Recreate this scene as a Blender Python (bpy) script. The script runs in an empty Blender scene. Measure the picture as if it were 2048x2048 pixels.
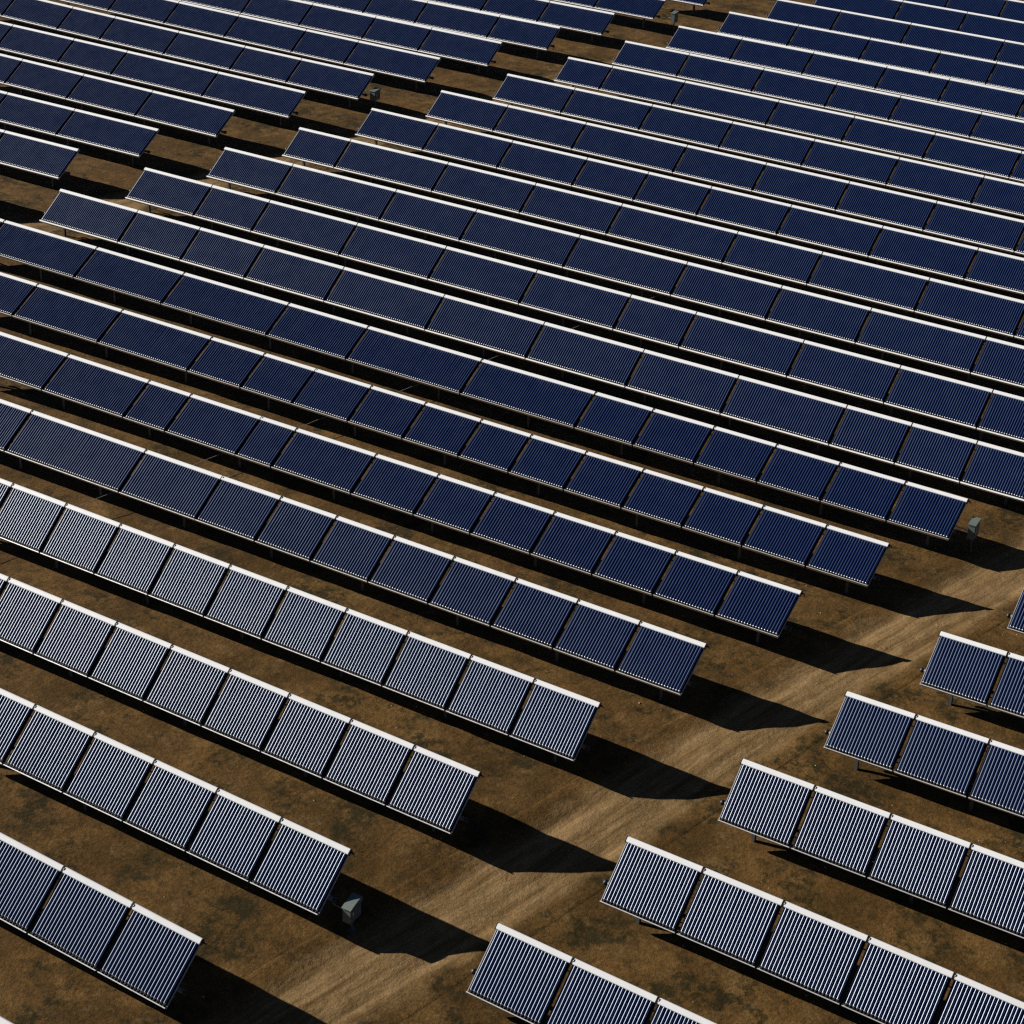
import bpy, math, random
import numpy as np
from mathutils import Matrix, Vector

random.seed(7)
scene = bpy.context.scene
col = scene.collection
R = math.radians

# ------------------------------------------------------------------ camera, sky, sun, exposure
CAM = (21.7532, -39.8371, 36.3394)
YAW, PIT, ROL = -0.505722909, 0.502004574, 0.0424853480
cd = bpy.data.cameras.new('camera')
cam = bpy.data.objects.new('camera', cd)
col.objects.link(cam)
ca, sa, cb, sb = math.cos(YAW), math.sin(YAW), math.cos(PIT), math.sin(PIT)
fwd = Vector((sa * cb, ca * cb, -sb))
rgt = Vector((ca, -sa, 0))
upv = rgt.cross(fwd)
r2 = math.cos(ROL) * rgt + math.sin(ROL) * upv
u2 = -math.sin(ROL) * rgt + math.cos(ROL) * upv
cam.matrix_world = Matrix(((r2.x, u2.x, -fwd.x, CAM[0]), (r2.y, u2.y, -fwd.y, CAM[1]),
                           (r2.z, u2.z, -fwd.z, CAM[2]), (0, 0, 0, 1)))
cd.sensor_fit = 'HORIZONTAL'
cd.sensor_width = 36.0
cd.lens = 4218.319 / 2048 * 36.0
cd.clip_start, cd.clip_end = 0.5, 5000
scene.camera = cam

SUN_AZ, SUN_EL = R(258.2), R(25.2)          # azimuth clockwise from +Y
sdir = Vector((math.cos(SUN_EL) * math.sin(SUN_AZ), math.cos(SUN_EL) * math.cos(SUN_AZ), math.sin(SUN_EL)))
w = bpy.data.worlds.new('World')
scene.world = w
w.use_nodes = True
nt = w.node_tree
bg = nt.nodes['Background']
sky = nt.nodes.new('ShaderNodeTexSky')
sky.sky_type = 'NISHITA'
sky.sun_disc = False
sky.sun_elevation = SUN_EL
sky.sun_rotation = SUN_AZ
sky.altitude = 2500
sky.air_density, sky.dust_density, sky.ozone_density = 0.35, 0.6, 1.0
nt.links.new(sky.outputs[0], bg.inputs[0])
bg.inputs[1].default_value = 0.05
sl = bpy.data.lights.new('sun', 'SUN')
sl.energy = 5.0
sl.angle = R(0.53)
sl.color = (1.0, 0.955, 0.89)
so = bpy.data.objects.new('sun', sl)
col.objects.link(so)
so.location = sdir * 200
so.rotation_euler = sdir.to_track_quat('Z', 'Y').to_euler()
scene.view_settings.view_transform = 'Standard'
scene.view_settings.look = 'None'
scene.view_settings.gamma = 1.0
scene.view_settings.use_curve_mapping = False
scene.view_settings.exposure = 0.5
scene.cycles.use_denoising = False
scene.cycles.sample_clamp_direct = 2.2
scene.cycles.sample_clamp_indirect = 0.6
scene.cycles.filter_width = 1.3
scene.cycles.caustics_reflective = False
scene.cycles.caustics_refractive = False

# ------------------------------------------------------------------ site layout
# every row: block, row number, tilt of the tubes, height line over the site (c2, c1, c0), module joints along X
D, YM, ZM, SK, LEN = 4.756624554, 0.785604745, 1.33415839, 1.1762927, 1.9
ROWS = [
    ('L', 0, 41.00, (0, -0.085, -0.626954), [-11.91, -9.71, -7.51, -5.31], []),
    ('L', 1, 41.20, (0, -0.0845067, -0.451617), [-12.89, -10.69, -8.49, -6.26, -4.1], []),
    ('L', 2, 40.80, (-0.000270752, -0.0600172, -0.124647), [-15.77, -13.57, -11.42, -9.33, -7.2, -5.11, -2.9], []),
    ('L', 3, 41.00, (-0.000126189, -0.0419134, -0.0112481), [-20.98, -18.78, -16.66, -14.55, -12.47, -10.34, -8.22, -6.08, -3.95, -1.8], []),
    ('L', 4, 40.30, (-3.99685e-06, -0.0253847, 0.122786), [-25.08, -22.88, -20.58, -18.3, -16.1, -13.89, -11.66, -9.44, -7.2, -4.96, -2.77, -0.57], []),
    ('L', 5, 32.00, (-3.91389e-05, -0.0200873, 0.129062), [-30.71, -28.51, -26.31, -21.14, -17.84, -15.36, -13.1, -10.82, -8.51, -6.18, -3.92, -1.72, 0.56], [4]),
    ('L', 6, 27.80, (3.15186e-05, -0.0130561, 0.0676788), [-33.23, -28.73, -24.83, -22.87, -19.68, -18.11, -14.68, -12.08, -9.79, -7.43, -5.07, -2.82, -0.57, 1.69], [4]),
    ('L', 7, 26.40, (-8.63006e-06, -0.0118732, -0.0261053), [-38.95, -34.45, -30.02, -25.55, -22.99, -20.59, -18.03, -15.6, -13.17, -11.05, -8.77, -6.45, -4.08, -1.79, 0.58, 2.85], [5]),
    ('L', 8, 27.00, (5.06435e-05, -0.00848877, -0.123427), [-42.62, -40.52, -35.31, -30.61, -25.23, -21.33, -15.99, -10.93, -8.45, -5.91, -3.38, -0.88, 1.64, 3.98], []),
    ('R', 2, 42.20, (0, -0.0575997, -0.300134), [1.54, 3.75, 6.13, 8.38, 10.63], []),
    ('R', 3, 42.10, (-0.00149988, -0.0204506, -0.14767), [2.78, 5.07, 7.37, 9.72, 12.02, 14.27, 16.52], []),
    ('R', 4, 43.80, (0, -0.0212789, 0.0152153), [3.97, 6.21, 8.46, 10.76, 13.01, 15.26], []),
    ('R', 5, 37.70, (0, -0.00797333, 0.0757333), [5.16, 7.37, 9.62, 11.87, 14.12], []),
    ('R', 6, 37.50, (0, 0, 0.0630573), [6.36, 8.57, 10.82], []),
    ('R', 7, 35.50, (0, 0, 0.0258677), [7.58, 9.83], []),
    ('M', 9, 33.90, (1.37649e-05, -0.00759194, -0.271219), [-41.43, -36.88, -33.38, -29.9, -25.69, -20.62, -15.81, -11.24, -7.07, -2.52, 0.12, 2.69, 5.26], []),
    ('M', 10, 33.50, (-1.92462e-05, -0.00760077, -0.313843), [-40.34, -36.33, -33.02, -28.18, -23.47, -18.86, -14.28, -11.2, -6.34, -2.16, 1.68, 6.43], []),
    ('M', 11, 33.60, (-5.34726e-05, -0.00677094, -0.304914), [-39.2, -35.09, -29.16, -24.76, -19.33, -13.94, -9.41, -5.29, -0.23, 4.27], []),
    ('M', 12, 33.20, (-0.000127762, -0.00939305, -0.345142), [-38.1, -34.95, -29.23, -24.31, -19.65, -13.69, -9.52, -4.45, 0.05, 4.55], []),
    ('M', 13, 31.80, (2.36882e-06, -0.00420451, -0.312176), [-36.88, -32.76, -28.36, -24.08, -20.68, -17.28, -13.1, -8.49, -3.87, 0.63], []),
    ('M', 14, 32.20, (-4.58842e-05, -0.00700653, -0.355511), [-35.57, -31.4, -26.71, -20.9, -16.52, -12.09, -7.59, -3.09, 1.41], []),
    ('M', 15, 31.70, (-8.96908e-05, -0.00661066, -0.297487), [-34.24, -29.97, -25.27, -20.58, -15.94, -11.33, -6.87, -2.37], []),
    ('M', 16, 30.40, (-0.000191967, -0.011708, -0.31574), [-33.04, -30.18, -25.67, -20.05, -15.68, -11.17, -6.52, -2.02], []),
    ('M', 17, 30.60, (-0.000166648, -0.0102073, -0.264696), [-31.88, -27.72, -23.06, -18.65, -14.91, -10.31, -5.81], []),
    ('M', 18, 29.70, (-0.000146133, -0.0087813, -0.231616), [-30.77, -26.6, -22.05, -17.56, -13.81, -9.31, -4.81], []),
    ('M', 19, 29.70, (3.57306e-05, 0.000344101, -0.134791), [-29.67, -25.06, -20.46, -16.08, -12.68, -8.18], []),
    ('M', 20, 29.70, (0, 0, -0.154863), [-28.58, -24.27, -19.69, -13.79, -9.29], []),
    ('M', 21, 29.70, (0, 0, -0.197898), [-27.46, -22.02, -17.79, -13.29, -8.79], []),
    ('M', 22, 29.70, (0, 0, -0.23047), [-26.31, -20.36, -16.79, -12.29], []),
    ('U', 9, 32.40, (0, 0, 0.176457), [-49.83, -45.33], []),
    ('U', 10, 32.40, (0, 0, 0.0431564), [-53.54, -49.04, -44.37], []),
    ('U', 11, 30.10, (0, 0, 0.00386427), [-57.66, -53.16, -48.66, -43.29], []),
    ('U', 12, 30.40, (0, -0.00638453, -0.318879), [-60.86, -56.36, -52.08, -47.46, -42.16], []),
    ('U', 13, 31.10, (0, -0.00346806, -0.213972), [-65.8, -61.3, -56.8, -53.02, -46.78, -41.04], []),
    ('U', 14, 31.40, (0.000346516, 0.029229, 0.538172), [-69.67, -65.17, -60.94, -57.77, -53.15, -48.49, -44.64, -39.86], []),
    ('U', 15, 30.90, (0.000221981, 0.0161245, 0.215683), [-65.58, -61.08, -56.86, -52.45, -47.66, -44.04, -38.57], []),
    ('U', 16, 31.90, (0, -0.00151976, -0.140737), [-63.75, -59.25, -54.75, -50.5, -45.99, -42.1, -37.36], []),
    ('U', 17, 32.00, (0, 0.00322214, 0.043793), [-58.09, -53.59, -49.09, -45.37, -40.28, -36.16], []),
    ('U', 18, 30.30, (0, 0, -0.10153), [-52.55, -48.05, -43.55, -39.54, -35.05], []),
    ('U', 19, 26.80, (0, 0, -0.0632103), [-42.68, -38.18, -33.98], []),
    ('U', 20, 25.80, (0, 0, -0.0838139), [-37.34, -32.84], []),
]

def row_z(c, x):
    return c[0] * x * x + c[1] * x + c[2]

_S = []
for b, k, T, c, xs, jt in ROWS:
    n = max(2, int((xs[-1] - xs[0]) / 2.2))
    for x in np.linspace(xs[0], xs[-1], n):
        _S.append((x, (k - 3) * D + YM, row_z(c, x)))
_S = np.array(_S)

def base_ground(X, Y, bw=4.5):
    X = np.asarray(X, float); Y = np.asarray(Y, float)
    sh = X.shape
    X, Y = X.ravel(), Y.ravel()
    out = np.zeros(len(X))
    for i in range(0, len(X), 20000):
        ww = np.exp(-((X[i:i + 20000, None] - _S[:, 0]) ** 2 + (Y[i:i + 20000, None] - _S[:, 1]) ** 2) / (2 * bw * bw))
        out[i:i + 20000] = (ww @ _S[:, 2]) / (ww.sum(1) + 1e-3)
    return out.reshape(sh)

_rng = np.random.default_rng(3)
_lat = _rng.random((256, 256))

def vnoise(X, Y):
    xi = np.floor(X).astype(int); yi = np.floor(Y).astype(int)
    fx = X - xi; fy = Y - yi
    fx = fx * fx * (3 - 2 * fx); fy = fy * fy * (3 - 2 * fy)
    g = lambda a, b_: _lat[a % 256, b_ % 256]
    return ((g(xi, yi) * (1 - fx) + g(xi + 1, yi) * fx) * (1 - fy)
            + (g(xi, yi + 1) * (1 - fx) + g(xi + 1, yi + 1) * fx) * fy) - 0.5

ROADS = [(2.8 - 2.75, 1.55), (-48.5 - 1.15, 1.35)]   # offset of the track's middle at row 3, half width

def road_v(X, Y, i):
    off, hw = ROADS[i]
    return (X - (off + SK * Y / D) + 0.35 * vnoise(Y * 0.11 + 7, Y * 0 + 3.3 + i * 9)) / hw

def ground(X, Y):
    X = np.asarray(X, float); Y = np.asarray(Y, float)
    z = base_ground(X, Y)
    z = z + 0.09 * vnoise(X * 0.35, Y * 0.35) + 0.045 * vnoise(X * 1.1 + 40, Y * 1.1 + 9) + 0.02 * vnoise(X * 2.6 + 11, Y * 2.6 + 77)
    for i in (0, 1):
        v = road_v(X, Y, i)
        m = np.clip(1.35 - np.abs(v), 0, 1)
        rut = np.exp(-((np.abs(v) - 0.55) / 0.22) ** 2)
        z = z - 0.05 * m - 0.055 * rut * (0.7 + vnoise(Y * 0.8 + i * 31, X * 0.2))
    return z

# ------------------------------------------------------------------ materials
def mat(name):
    m = bpy.data.materials.new(name)
    m.use_nodes = True
    return m, m.node_tree, m.node_tree.nodes['Principled BSDF']

def noise(nt_, scale, detail=3, rough=0.55, vec=None, dim='3D'):
    n = nt_.nodes.new('ShaderNodeTexNoise')
    n.inputs['Scale'].default_value = scale
    n.inputs['Detail'].default_value = detail
    n.inputs['Roughness'].default_value = rough
    if vec is not None:
        nt_.links.new(vec, n.inputs['Vector'])
    return n.outputs['Fac']

def ramp(nt_, fac, stops):
    n = nt_.nodes.new('ShaderNodeValToRGB')
    e = n.color_ramp.elements
    while len(e) < len(stops):
        e.new(0.5)
    for el, (p_, c_) in zip(e, stops):
        el.position = p_
        el.color = (c_, c_, c_, 1) if isinstance(c_, (int, float)) else (*c_, 1)
    nt_.links.new(fac, n.inputs[0])
    return n.outputs[0]

def mixc(nt_, fac, a, b_, mode='MIX'):
    n = nt_.nodes.new('ShaderNodeMix')
    n.data_type = 'RGBA'
    n.blend_type = mode
    for i, v in ((0, fac), (6, a), (7, b_)):
        if hasattr(v, 'is_output'):
            nt_.links.new(v, n.inputs[i])
        else:
            n.inputs[i].default_value = v if i == 0 else (*v, 1)
    return n.outputs[2]

def math_(nt_, op, a, b_=None, clamp=False):
    n = nt_.nodes.new('ShaderNodeMath')
    n.operation = op
    n.use_clamp = clamp
    for i, v in enumerate((a, b_)):
        if v is None:
            continue
        if hasattr(v, 'is_output'):
            nt_.links.new(v, n.inputs[i])
        else:
            n.inputs[i].default_value = v
    return n.outputs[0]

def plain(name, colr, rough, metal=0.0, var=0.12, nscale=6.0, spec=0.5):
    m, t, b_ = mat(name)
    tc = t.nodes.new('ShaderNodeTexCoord').outputs['Object']
    f = ramp(t, noise(t, nscale, 4, 0.6, tc), [(0.3, 1 - var), (0.7, 1 + var * 0.4)])
    t.links.new(mixc(t, 1.0, colr, f, 'MULTIPLY'), b_.inputs['Base Color'])
    t.links.new(ramp(t, noise(t, nscale * 2.3, 3, 0.5, tc), [(0.2, max(rough - 0.08, 0.03)), (0.8, min(rough + 0.1, 1))]), b_.inputs['Roughness'])
    b_.inputs['Metallic'].default_value = metal
    b_.inputs['Specular IOR Level'].default_value = spec
    return m

M_WHITE = plain('white_coated_aluminium', (0.84, 0.84, 0.82), 0.42, 0.0, 0.06, 1.6)
M_ALU = plain('aluminium', (0.78, 0.78, 0.77), 0.38, 0.55, 0.08, 3)
M_STEEL = plain('galvanised_steel', (0.12, 0.125, 0.125), 0.55, 0.3, 0.2, 5)
M_STEEL2 = plain('weathered_aluminium', (0.42, 0.43, 0.44), 0.5, 0.4, 0.15, 5)
M_DARK = plain('dark_plastic', (0.018, 0.018, 0.02), 0.5, 0.0, 0.2, 12)
M_SHADE = plain('black_shade_sheet', (0.010, 0.010, 0.012), 0.6, 0.0, 0.2, 5, 0.25)  # black of an added sheet, stands in for shade between the tubes
M_COPPER = plain('pipe_metal', (0.35, 0.30, 0.27), 0.32, 0.8, 0.2, 20)
M_BOX = plain('grey_green_paint', (0.13, 0.16, 0.145), 0.45, 0.0, 0.1, 3)  # grey-green paint, darkened to stand in for partial shade on the cabinets
M_BOXDARK = plain('dark_door', (0.11, 0.125, 0.115), 0.5, 0.0, 0.1, 3)  # door colour a little darker than the body
M_CABLE = plain('pale_cable', (0.30, 0.29, 0.26), 0.6, 0.0, 0.1, 3)
M_STONE = plain('pale_stone', (0.42, 0.37, 0.29), 0.8, 0.0, 0.3, 7)

# glass evacuated tube: dark blue absorber, blue raised to stand in for sky reflection, behind clear glass, a little dust on it
M_TUBE, t, b_ = mat('evacuated_tube_glass')
geo = t.nodes.new('ShaderNodeNewGeometry').outputs['Position']
oi = t.nodes.new('ShaderNodeObjectInfo').outputs['Random']
dust = ramp(t, noise(t, 0.9, 5, 0.6, geo), [(0.45, 0.0), (0.75, 1.0)])
bc = mixc(t, math_(t, 'MULTIPLY', dust, 0.35), (0.004, 0.018, 0.088), (0.010, 0.024, 0.085))
t.links.new(bc, b_.inputs['Base Color'])
b_.inputs['Specular IOR Level'].default_value = 0.62
b_.inputs['Specular Tint'].default_value = (0.74, 0.88, 1.0, 1)
t.links.new(ramp(t, noise(t, 1.7, 3, 0.6, geo), [(0.3, 0.34), (0.7, 0.42)]), b_.inputs['Roughness'])
b_.inputs['Coat Weight'].default_value = 1.0
b_.inputs['Coat Roughness'].default_value = 0.11
b_.inputs['Coat IOR'].default_value = 1.5
M_TIP = plain('silvered_tube_tip', (0.80, 0.80, 0.80), 0.28, 0.9, 0.1, 30)

# soil: dirt with mossy patches; the two tracks are worn paler
M_SOIL, t, b_ = mat('bare_soil')
geo = t.nodes.new('ShaderNodeNewGeometry').outputs['Position']
sep = t.nodes.new('ShaderNodeSeparateXYZ')
t.links.new(geo, sep.inputs[0])
f1 = noise(t, 0.35, 6, 0.62, geo)
f2 = noise(t, 1.6, 6, 0.65, geo)
f3 = noise(t, 9.0, 5, 0.7, geo)
f4 = noise(t, 45.0, 3, 0.7, geo)
soil = mixc(t, ramp(t, f1, [(0.40, 0), (0.60, 1)]), (0.082, 0.042, 0.009), (0.150, 0.080, 0.022))
soil = mixc(t, ramp(t, f2, [(0.44, 0), (0.62, 0.9)]), soil, (0.056, 0.031, 0.006))
soil = mixc(t, ramp(t, noise(t, 0.8, 5, 0.7, geo), [(0.54, 0), (0.68, 0.8)]), soil, (0.195, 0.112, 0.038))
# dark mossy clumps
soil = mixc(t, ramp(t, math_(t, 'MULTIPLY', noise(t, 2.7, 6, 0.75, geo), noise(t, 0.5, 3, 0.5, geo)), [(0.27, 0), (0.34, 0.85)]), soil, (0.022, 0.018, 0.004))
mask = None
for off, hw in ROADS:
    lin = math_(t, 'SUBTRACT', math_(t, 'SUBTRACT', sep.outputs[0], off), math_(t, 'MULTIPLY', sep.outputs[1], SK / D))
    wob = math_(t, 'MULTIPLY', math_(t, 'SUBTRACT', noise(t, 0.5, 5, 0.6, geo), 0.5), 1.6)
    v = math_(t, 'ABSOLUTE', math_(t, 'DIVIDE', math_(t, 'ADD', lin, wob), hw))
    mk = ramp(t, v, [(0.55, 1), (1.0, 0)])
    mask = mk if mask is None else math_(t, 'MAXIMUM', mask, mk)
# streaks along the track
mp = t.nodes.new('ShaderNodeMapping')
mp.vector_type = 'TEXTURE'
mp.inputs['Rotation'].default_value = (0, 0, -math.atan2(SK, D))
mp.inputs['Scale'].default_value = (0.34, 5.5, 1.0)
t.links.new(geo, mp.inputs[0])
st = noise(t, 1.0, 6, 0.7, mp.outputs[0])
roadc = mixc(t, ramp(t, st, [(0.36, 0), (0.62, 1)]), (0.125, 0.072, 0.024), (0.31, 0.198, 0.088))
soil = mixc(t, math_(t, 'MULTIPLY', mask, ramp(t, f2, [(0.25, 0.55), (0.55, 1.0)])), soil, roadc)
grain = ramp(t, f3, [(0.30, 0.60), (0.70, 1.30)])
soil = mixc(t, math_(t, 'SUBTRACT', 1.0, math_(t, 'MULTIPLY', mask, 0.5)), soil, mixc(t, 1.0, soil, grain, 'MULTIPLY'))
soil = mixc(t, math_(t, 'SUBTRACT', 1.0, math_(t, 'MULTIPLY', mask, 0.6)), soil, mixc(t, 1.0, soil, ramp(t, f4, [(0.32, 0.70), (0.68, 1.25)]), 'MULTIPLY'))
t.links.new(soil, b_.inputs['Base Color'])
b_.inputs['Roughness'].default_value = 0.95
b_.inputs['Specular IOR Level'].default_value = 0.15
bp = t.nodes.new('ShaderNodeBump')
bp.inputs['Strength'].default_value = 0.9
bp.inputs['Distance'].default_value = 0.05
hgt = math_(t, 'ADD', math_(t, 'MULTIPLY', f2, 1.3), math_(t, 'ADD', math_(t, 'MULTIPLY', f3, 0.55), math_(t, 'MULTIPLY', f4, 0.12)))
t.links.new(hgt, bp.inputs['Height'])
t.links.new(bp.outputs[0], b_.inputs['Normal'])

# ------------------------------------------------------------------ mesh helpers
class MB:
    def __init__(self):
        self.v, self.f, self.mi, self.sm = [], [], [], []

    def add(self, vs, fs, mi=0, smooth=False):
        o = len(self.v)
        self.v += [tuple(a) for a in vs]
        for f_ in fs:
            self.f.append([o + i for i in f_]); self.mi.append(mi); self.sm.append(smooth)

    def box(self, x0, x1, y0, y1, z0, z1, mi=0):
        vs = [(x0, y0, z0), (x1, y0, z0), (x1, y1, z0), (x0, y1, z0), (x0, y0, z1), (x1, y0, z1), (x1, y1, z1), (x0, y1, z1)]
        self.add(vs, [(0, 3, 2, 1), (4, 5, 6, 7), (0, 1, 5, 4), (1, 2, 6, 5), (2, 3, 7, 6), (3, 0, 4, 7)], mi)

    def tube(self, pts, r, n=8, mi=0, caps=True, smooth=True):
        pts = [Vector(p_) for p_ in pts]
        rs = r if isinstance(r, (list, tuple)) else [r] * len(pts)
        d0 = (pts[1] - pts[0]).normalized()
        ref = Vector((0, 0, 1)) if abs(d0.z) < 0.9 else Vector((1, 0, 0))
        a = d0.cross(ref).normalized()
        vs, fs = [], []
        for i, p_ in enumerate(pts):
            d = (pts[min(i + 1, len(pts) - 1)] - pts[max(i - 1, 0)]).normalized()
            a = (a - d * a.dot(d)).normalized()
            b2 = d.cross(a)
            for j in range(n):
                q = 2 * math.pi * j / n
                vs.append(p_ + rs[i] * (math.cos(q) * a + math.sin(q) * b2))
        for i in range(len(pts) - 1):
            for j in range(n):
                k2 = (j + 1) % n
                fs.append((i * n + j, i * n + k2, (i + 1) * n + k2, (i + 1) * n + j))
        self.add(vs, fs, mi, smooth)
        if caps:
            m_ = (len(pts) - 1) * n
            o = len(self.v) - len(vs)
            self.f.append([o + j for j in reversed(range(n))]); self.mi.append(mi); self.sm.append(False)
            self.f.append([o + m_ + j for j in range(n)]); self.mi.append(mi); self.sm.append(False)

    def mesh(self, name, mats):
        me = bpy.data.meshes.new(name)
        me.from_pydata(self.v, [], self.f)
        for m_ in (mats if isinstance(mats, (list, tuple)) else [mats]):
            me.materials.append(m_)
        me.polygons.foreach_set('material_index', self.mi)
        me.polygons.foreach_set('use_smooth', self.sm)
        me.update()
        return me

def put(name, me, parent=None, loc=None):
    o = bpy.data.objects.new(name, me)
    col.objects.link(o)
    if parent is not None:
        o.parent = parent
    if loc is not None:
        o.location = loc
    return o

def tag(o, label=None, cat=None, group=None, kind=None):
    for k_, v_ in (('label', label), ('category', cat), ('group', group), ('kind', kind)):
        if v_:
            o[k_] = v_
    return o

def empty(name, mtx, label, cat, group=None):
    o = bpy.data.objects.new(name, None)
    o.empty_display_size = 0.2
    col.objects.link(o)
    o.matrix_world = mtx
    return tag(o, label, cat, group)

# ------------------------------------------------------------------ ground and tracks
def grid(name, XX, YY, ZZ, mtl):
    ny, nx = XX.shape
    me = bpy.data.meshes.new(name)
    vs = np.stack([XX, YY, ZZ], -1).reshape(-1, 3)
    idx = np.arange(nx * ny).reshape(ny, nx)
    q = np.stack([idx[:-1, :-1], idx[:-1, 1:], idx[1:, 1:], idx[1:, :-1]], -1).reshape(-1, 4)
    me.vertices.add(len(vs)); me.vertices.foreach_set('co', vs.ravel())
    me.loops.add(q.size); me.loops.foreach_set('vertex_index', q.ravel())
    me.polygons.add(len(q))
    me.polygons.foreach_set('loop_start', np.arange(0, q.size, 4))
    me.polygons.foreach_set('loop_total', np.full(len(q), 4))
    me.polygons.foreach_set('use_smooth', np.ones(len(q), bool))
    me.update(calc_edges=True)
    me.materials.append(mtl)
    return put(name, me)

gx = np.concatenate([[-3000, -1200, -500, -250, -150, -110], np.arange(-80, 30.01, 0.28), [45, 80, 160, 350, 900, 3000]])
gy = np.concatenate([[-3000, -900, -300, -120, -60, -35], np.arange(-20, 112.01, 0.28), [125, 150, 220, 400, 1000, 3500]])
XX, YY = np.meshgrid(gx, gy)
ZZ = ground(XX, YY)
tag(grid('ground', XX, YY, ZZ, M_SOIL), kind='structure')
for i, (off, hw) in enumerate(ROADS):
    yy = np.arange(-19.5, 111, 0.14)
    vv = np.linspace(-1.3, 1.3, 33) * hw
    VV, YR = np.meshgrid(vv, yy)
    XR_ = off + SK * YR / D + VV
    tag(grid('dirt_track', XR_, YR, ground(XR_, YR) + 0.012 - 0.05 * (np.abs(VV) > hw * 1.28), M_SOIL), kind='structure')

# ------------------------------------------------------------------ one evacuated tube
TR = 0.037
Y0, Y1, ZT = 0.085, LEN - 0.13, -0.062
def tube_mb(mb, x, n, dy=0.0, dx=0.0, dz=0.0):
    """glass tube at x with a silvered rounded tip, from the clip strip up into the manifold"""
    seq = [(Y0, 0.25), (Y0 + 0.008, 0.62), (Y0 + 0.022, 0.92), (Y0 + 0.04, 1.0), (Y0 + 0.041, 1.0), (Y1, 1.0)]
    vs = []
    for y, s_ in seq:
        u_ = (y - Y0) / (Y1 - Y0) - 0.5
        for j in range(n):
            q = 2 * math.pi * (j + 0.5) / n
            vs.append((x + dx * u_ + TR * s_ * math.cos(q), y + dy, ZT + dz * u_ + TR * s_ * math.sin(q)))
    for i in range(len(seq) - 1):
        fs = [(j + i * n, (j + 1) % n + i * n, (j + 1) % n + (i + 1) * n, j + (i + 1) * n) for j in range(n)]
        if i == 0:
            fs.append(tuple(reversed(range(n))))
        mb.add(vs if i == 0 else [], [], 0)
        o = len(mb.v) - len(vs)
        for f_ in fs:
            mb.f.append([o + a for a in f_]); mb.mi.append(1 if i < 3 else 0); mb.sm.append(True)

mb = MB(); tube_mb(mb, 0.0, 22)
ME_TUBE = mb.mesh('glass_tube', [M_TUBE, M_TIP])

PROF = [(LEN - 0.175, -0.135), (LEN - 0.175, -0.03), (LEN - 0.168, -0.012), (LEN - 0.15, 0.0), (LEN - 0.055, 0.0),
        (LEN - 0.028, -0.008), (LEN - 0.008, -0.028), (LEN, -0.055), (LEN, -0.135)]

def manifold_mesh(w_):
    mb = MB()
    n = len(PROF)
    vs = [(-w_ / 2, y, z) for y, z in PROF] + [(w_ / 2, y, z) for y, z in PROF]
    mb.add(vs, [(i, i + n, (i + 1) % n + n, (i + 1) % n) for i in range(n)], 0, False)
    for i in (1, 2, 4, 5, 6):
        mb.sm[i] = True
    return mb.mesh('manifold', M_WHITE)

def cap_mesh():
    mb = MB()
    n = len(PROF)
    sh = lambda y, z, s_: (LEN - 0.0875 + (y - LEN + 0.0875) * s_, -0.0675 + (z + 0.0675) * s_)
    vs = [(0, *sh(y, z, 1.05)) for y, z in PROF] + [(0.022, *sh(y, z, 1.05)) for y, z in PROF]
    mb.add(vs, [(i, i + n, (i + 1) % n + n, (i + 1) % n) for i in range(n)])
    mb.add(vs, [tuple(reversed(range(n))), tuple(range(n, 2 * n))])
    return mb.mesh('end_cap', M_DARK)
ME_CAP = cap_mesh()

def rail_mesh(w_, near):
    mb = MB()
    mb.box(-w_ / 2, w_ / 2, 0.0 if near else -0.035, 0.026, -0.115, -0.012)
    mb.box(-w_ / 2, w_ / 2, 0.026, 0.06, -0.115, -0.105)
    return mb.mesh('bottom_rail', M_ALU if near else M_WHITE)

def shade_mesh(w_):  # sheet added to blacken the tube gaps and keep row shadows solid
    mb = MB()
    mb.box(-w_ / 2, w_ / 2, 0.0605, LEN - 0.1755, -0.133, -0.127)
    return mb.mesh('shade_sheet', M_SHADE)

def clip_mesh(xs_):
    mb = MB()
    for x in xs_:
        mb.box(x - 0.034, x + 0.034, 0.0275, 0.10, -0.104, -0.078)
        mb.box(x - 0.012, x + 0.012, 0.0275, 0.078, -0.078, -0.028)
    return mb.mesh('tube_clips', M_DARK)

mb = MB(); mb.box(-0.011, 0.011, 0.0275, LEN - 0.18, -0.125, -0.085)
ME_SIDE = mb.mesh('side_rail', M_STEEL2)
mb = MB(); mb.box(-0.011, 0.011, 0.0275, LEN - 0.18, -0.125, -0.10)
ME_SIDE_IN = mb.mesh('side_rail', M_DARK)

mb = MB()
pts = [(0.0, LEN - 0.075, -0.05)]
for a in np.linspace(0, 1, 9):
    pts.append((0.025 + 0.055 * a, LEN - 0.075 - 0.035 * math.sin(a * 2 * math.pi), -0.05 + 0.055 * math.sin(a * math.pi)))
pts.append((0.105, LEN - 0.075, -0.05))
mb.tube(pts, 0.013, 8)
ME_CONN = mb.mesh('pipe_connector', M_COPPER)
mb = MB()
mb.tube([(0.0, LEN - 0.08, -0.06), (0.06, LEN - 0.08, -0.06)], 0.03, 12)
mb.tube([(0.055, LEN - 0.08, -0.06), (0.085, LEN - 0.085, -0.07), (0.095, LEN - 0.09, -0.13)], 0.018, 8)
ME_STUB = mb.mesh('pipe_stub', M_DARK)

# ------------------------------------------------------------------ words for the labels
ORD = ['zeroth', 'first', 'second', 'third', 'fourth', 'fifth', 'sixth', 'seventh', 'eighth', 'ninth', 'tenth', 'eleventh', 'twelfth',
       'thirteenth', 'fourteenth', 'fifteenth', 'sixteenth', 'seventeenth', 'eighteenth']

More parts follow.
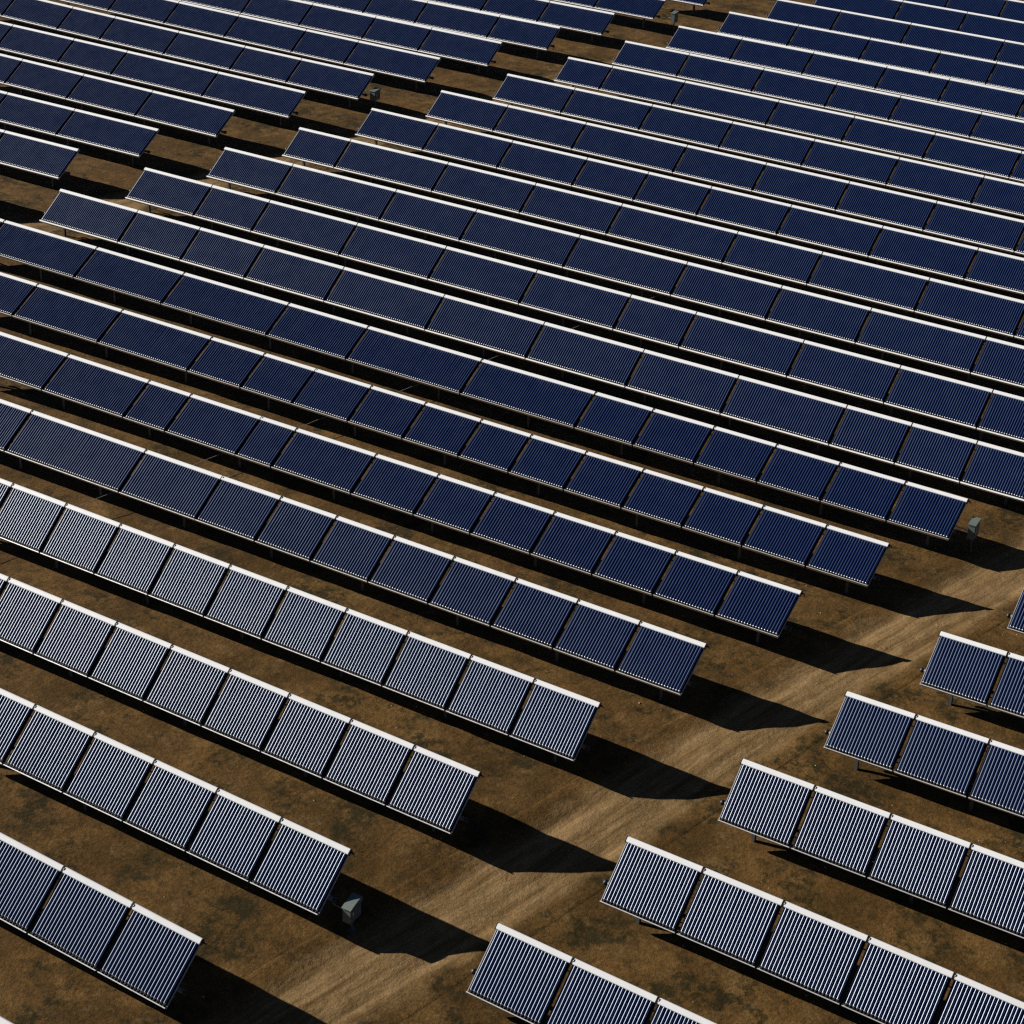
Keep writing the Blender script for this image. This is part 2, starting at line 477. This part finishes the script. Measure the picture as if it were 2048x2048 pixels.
def place_words(b, k):
    if b == 'L':
        return 'front track', ORD[k + 1] + ' row up left of it'
    if b == 'R':
        return 'front track', ORD[k - 1] + ' row up right of it'
    if b == 'M':
        return 'rear track', ORD[k - 8] + ' row up starting right of it'
    return 'rear track', ORD[k - 8] + ' row up left of it'

def rack_words(b, k):
    if b == 'M':
        return '%s row up starting right of rear track' % ORD[k - 8]
    t_, r_ = place_words(b, k)
    return r_.replace('of it', 'of ' + t_)

GLINT = {('L', 3), ('L', 4), ('R', 3), ('R', 4)}

# ------------------------------------------------------------------ collectors
def frame(b, k, T, c, xa, xb):
    """local frame of a module: origin in the middle of its bottom edge, x along the row, y up the tubes"""
    Tr = R(T)
    za, zb = row_z(c, xa), row_z(c, xb)
    ex = Vector((xb - xa, 0, zb - za)).normalized()
    n = ex.cross(Vector((0, math.cos(Tr), math.sin(Tr)))).normalized()
    et = n.cross(ex)
    mid = Vector(((xa + xb) / 2, (k - 3) * D + YM, ZM + (za + zb) / 2))
    o = mid - 0.5 * LEN * et
    return Matrix(((ex.x, et.x, n.x, o.x), (ex.y, et.y, n.y, o.y), (ex.z, et.z, n.z, o.z), (0, 0, 0, 1))), (xb - xa) / max(ex.x, 1e-6)

tube_rng = random.Random(11)
for b, k, T, c, xs, jt in ROWS:
    near = b == 'R' or (b == 'L' and k <= 8)
    nmod = len(xs) - 1
    track, roww = place_words(b, k)
    for i in range(nmod):
        xa, xb = xs[i], xs[i + 1]
        mtx, w_ = frame(b, k, T, c, xa, xb)
        end_no = (nmod - i) if b in ('L', 'U') else (i + 1)
        look = 'glinting blue' if (b, k) in GLINT else ('dark blue' if b in ('M', 'U') else 'blue')
        if (xb - xa) > 3.0:
            look = 'wide ' + look
        label = '%s tube collector, %s from %s, %s' % (look, ORD[end_no], track, roww)
        e = empty('solar_collector', mtx, label, 'solar collector', 'tilted tube collectors in long rows')
        jl = 0.012 if i in jt else 0.03
        jr = 0.012 if (i + 1) in jt else 0.03
        if (b in ('M', 'U')):
            jl = jr = 0.025
        x0, x1 = -w_ / 2 + jl, w_ / 2 - jr
        xc, wm = (x0 + x1) / 2, x1 - x0
        put('manifold', manifold_mesh(wm), e, (xc, 0, 0))
        put('shade_sheet', shade_mesh(wm - 0.03), e, (xc, 0, 0))
        put('bottom_rail', rail_mesh(wm - 0.01, near), e, (xc, 0, 0))
        if near:
            a = put('end_cap', ME_CAP, e, (x1, 0, 0))
            a = put('end_cap', ME_CAP, e, (x0 - 0.022, 0, 0))
        put('side_rail', ME_SIDE if i == 0 else ME_SIDE_IN, e, (x0 + 0.012, 0, 0))
        put('side_rail', ME_SIDE if i == nmod - 1 else ME_SIDE_IN, e, (x1 - 0.012, 0, 0))
        m_in = 0.045 if near else 0.05
        n = max(6, int(round((wm - 2 * m_in) / 0.0985)))
        tx = [x0 + m_in + (wm - 2 * m_in) * (j + 0.5) / n for j in range(n)]
        put('tube_clips', clip_mesh(tx), e)
        if near:
            for j in range(n):
                o = put('glass_tube', ME_TUBE, e, (tx[j], tube_rng.uniform(-0.004, 0.004), 0))
                o.rotation_euler = (tube_rng.gauss(0, 0.0018), 0, tube_rng.gauss(0, 0.0012))
            if i < nmod - 1:
                put('pipe_connector', ME_CONN, e, (x1 + 0.0225, 0, 0))
            else:
                put('pipe_stub', ME_STUB, e, (x1 + 0.0225, 0, 0))
        else:
            mb = MB()
            for x in tx:
                tube_mb(mb, x, 12, tube_rng.uniform(-0.004, 0.004), tube_rng.gauss(0, 0.002), tube_rng.gauss(0, 0.003))
            put('tube_bank', mb.mesh('tube_bank', [M_TUBE, M_TIP]), e)

# ------------------------------------------------------------------ racks under the rows
for b, k, T, c, xs, jt in ROWS:
    track, roww = place_words(b, k)
    Tr = R(T)
    x_end = xs[-1] if b in ('L', 'U') else xs[0]
    sgn = -1 if b in ('L', 'U') else 1
    ymid = (k - 3) * D + YM
    def axis(x, dn, s_=0.0):
        z = row_z(c, x)
        return Vector((x, ymid + s_ * math.cos(Tr) + dn * math.sin(Tr), ZM + z + s_ * math.sin(Tr) - dn * math.cos(Tr)))
    z_e = float(ground(x_end, ymid))
    e = empty('mounting_rack', Matrix.Translation((x_end, ymid, z_e)),
              'steel rack with posts under %s' % rack_words(b, k), 'rack', 'steel racks under the collector rows')
    off = Vector((x_end, ymid, z_e))
    xr = np.linspace(xs[0], xs[-1], max(2, int((xs[-1] - xs[0]) / 4)))
    xr = [xs[0] - 0.10] + list(xr[1:-1]) + [xs[-1] + 0.10]
    mb = MB(); mb.tube([axis(x, 0.26, -0.40) - off for x in xr], 0.06, 12)
    put('torque_beam', mb.mesh('torque_beam', M_STEEL), e)
    for xe, sg in ((xs[0] - 0.10, -1), (xs[-1] + 0.10, 1)):
        mb = MB(); p0 = axis(xe, 0.26, -0.40) - off
        mb.tube([p0 - Vector((sg * 0.02, 0, 0)), p0 + Vector((sg * 0.06, 0, 0))], 0.078, 12)
        put('beam_end_cap', mb.mesh('beam_end_cap', M_DARK), e)
    for s_ in (-0.6, 0.6):
        mb = MB(); mb.tube([axis(min(max(x, xs[0] + 0.05), xs[-1] - 0.05), 0.165, s_) - off for x in xr], 0.026, 4, smooth=False)
        put('purlin', mb.mesh('purlin', M_STEEL), e)
    L_ = xs[-1] - xs[0]
    npost = max(2, int(round((L_ - 1.8) / 3.9)) + 1)
    if L_ < 4:
        npost = 2
    for j in range(npost):
        x = xs[0] + 0.92 + (L_ - 1.84) * j / (npost - 1)
        top = axis(x, 0.30, -0.40) - off
        gz = float(ground(x, ymid - 0.2)) - z_e
        mb = MB()
        hx, hy, tk = 0.05, 0.06, 0.012
        y_ = top.y; x_ = top.x
        mb.box(x_ - hx, x_ + hx, y_ - hy, y_ - hy + tk, gz - 0.4, top.z)
        mb.box(x_ - hx, x_ + hx, y_ + hy - tk, y_ + hy, gz - 0.4, top.z)
        mb.box(x_ - tk / 2, x_ + tk / 2, y_ - hy + tk, y_ + hy - tk, gz - 0.4, top.z)
        po = put('post', mb.mesh('post', M_STEEL), e)
        # cradle arm up to the purlins
        mb = MB()
        a0, a1 = axis(x, 0.20, -0.75) - off, axis(x, 0.20, 0.75) - off
        mb.tube([a0, a1], 0.03, 4, smooth=False)
        put('cradle_arm', mb.mesh('cradle_arm', M_STEEL), e)

# ------------------------------------------------------------------ control cabinets on posts
def cabinet(x, y, label, arched, hb=0.62, hh=0.55, wx=0.24, wy=0.50):
    z0 = float(ground(x, y))
    e = empty('control_cabinet', Matrix.Translation((x, y, z0)), label, 'electrical box', 'grey cabinets on posts beside row ends')
    mb = MB()
    mb.box(-wx / 2, wx / 2, -wy / 2, wy / 2, hb, hb + hh)
    put('cabinet_body', mb.mesh('cabinet_body', M_BOX), e)
    mb = MB()
    o = 0.025
    n = 8
    prof = []
    for i in range(n + 1):
        s_ = i / n
        zt = (0.13 * math.sin(s_ * math.pi / 2) if arched else 0.02 + 0.05 * s_)
        prof.append((-wy / 2 - o + (wy + 2 * o) * s_, hb + hh + 0.02 + zt))
    vs = [(-wx / 2 - o, a, z) for a, z in prof] + [(wx / 2 + o, a, z) for a, z in prof]
    vs += [(-wx / 2 - o, -wy / 2 - o, hb + hh + 0.002), (-wx / 2 - o, wy / 2 + o, hb + hh + 0.002),
           (wx / 2 + o, -wy / 2 - o, hb + hh + 0.002), (wx / 2 + o, wy / 2 + o, hb + hh + 0.002)]
    m_ = n + 1
    fs = [(i, i + m_, i + m_ + 1, i + 1) for i in range(n)]
    a, b2, c2, d2 = 2 * m_, 2 * m_ + 1, 2 * m_ + 2, 2 * m_ + 3
    fs += [tuple([a] + list(range(0, m_)) + [b2]), tuple(reversed([c2] + list(range(m_, 2 * m_)) + [d2])),
           (a, c2, m_, 0), (b2, n, n + m_, d2), (a, b2, d2, c2)]
    mb.add(vs, fs)
    put('lid', mb.mesh('lid', M_BOX), e)
    mb = MB(); mb.box(wx / 2 + 0.001, wx / 2 + 0.016, -wy / 2 + 0.03, wy / 2 - 0.03, hb + 0.03, hb + hh - 0.03)
    d = put('door', mb.mesh('door', M_BOXDARK), e)
    mb = MB(); mb.box(wx / 2 + 0.017, wx / 2 + 0.035, -0.16, -0.13, hb + 0.22, hb + 0.34)
    put('handle', mb.mesh('handle', M_ALU), d)
    mb = MB(); mb.box(-0.03, 0.03, -0.03, 0.03, -0.3, hb - 0.001); mb.box(-0.08, 0.08, -0.08, 0.08, -0.02, 0.035)
    put('post', mb.mesh('post', M_STEEL), e)
    mb = MB()
    mb.tube([(-wx / 2 - 0.001, -0.10, hb + 0.18), (-wx / 2 - 0.14, -0.08, hb + 0.24), (-wx / 2 - 0.45, 0.0, hb + 0.20), (-wx / 2 - 0.9, 0.35, hb + 0.30)], 0.014, 8)
    put('conduit', mb.mesh('conduit', M_CABLE), e)
    mb = MB()
    mb.tube([(-0.06, -0.15, hb - 0.002), (-0.06, -0.15, hb - 0.16), (-0.04, -0.1, hb - 0.24), (-0.035, -0.04, hb - 0.3), (-0.045, -0.03, -0.1)], 0.016, 8)
    put('cable_drop', mb.mesh('cable_drop', M_DARK), e)

cabinet(-2.38, -3.95, 'grey cabinet with arched lid on a post, shaded, near the bottom of the picture', True, 0.42, 0.44)
cabinet(4.46, 24.87, 'grey cabinet on a post beside the front track, half in sun at the right edge', False)
cabinet(-39.45, 53.36, 'squat grey cabinet on a post among the upper left rows beside the rear track', False, 0.62, 0.50, 0.30, 0.55)
cabinet(-33.0, 77.0, 'small grey cabinet on a post at the far end of the rear track', False, 0.72, 0.55)

# ------------------------------------------------------------------ cable crossing under the rows
mb = MB()
pts = []
ys = np.arange(-2.0, 47.0, 0.75)
for y in ys:
    x = -22.0 + SK / D * (y - 8.9)
    sag = 0.05 * math.cos((y - 0.4) / D * 2 * math.pi)
    pts.append((x, y, float(base_ground(x, y)) + 0.42 + sag))
mb.tube(pts, 0.011, 6)
tag(put('cable', mb.mesh('cable', M_CABLE)), 'thin pale cable strung low across the dirt under several collector rows', 'cable')

# ------------------------------------------------------------------ scattered stones: nobody could count them
mb = MB()
srng = random.Random(5)
for _ in range(420):
    y = srng.uniform(-14, 60)
    x = SK * y / D + srng.choice([srng.uniform(-9, 12), srng.uniform(-45, 12)])
    z = float(ground(x, y))
    s_ = srng.choice([0.012, 0.016, 0.02, 0.03])
    vs = []
    for a in range(6):
        q = a / 6 * 6.283
        vs.append((x + s_ * math.cos(q) * srng.uniform(0.7, 1.3), y + s_ * math.sin(q) * srng.uniform(0.7, 1.3), z + s_ * srng.uniform(-0.2, 0.5)))
    vs += [(x, y, z + s_ * 1.0), (x, y, z - s_)]
    mb.add(vs, [(a, (a + 1) % 6, 6) for a in range(6)] + [((a + 1) % 6, a, 7) for a in range(6)])
tag(put('scattered_stones', mb.mesh('scattered_stones', M_STONE)), 'small pale stones scattered over the bare soil', 'stones', kind='stuff')
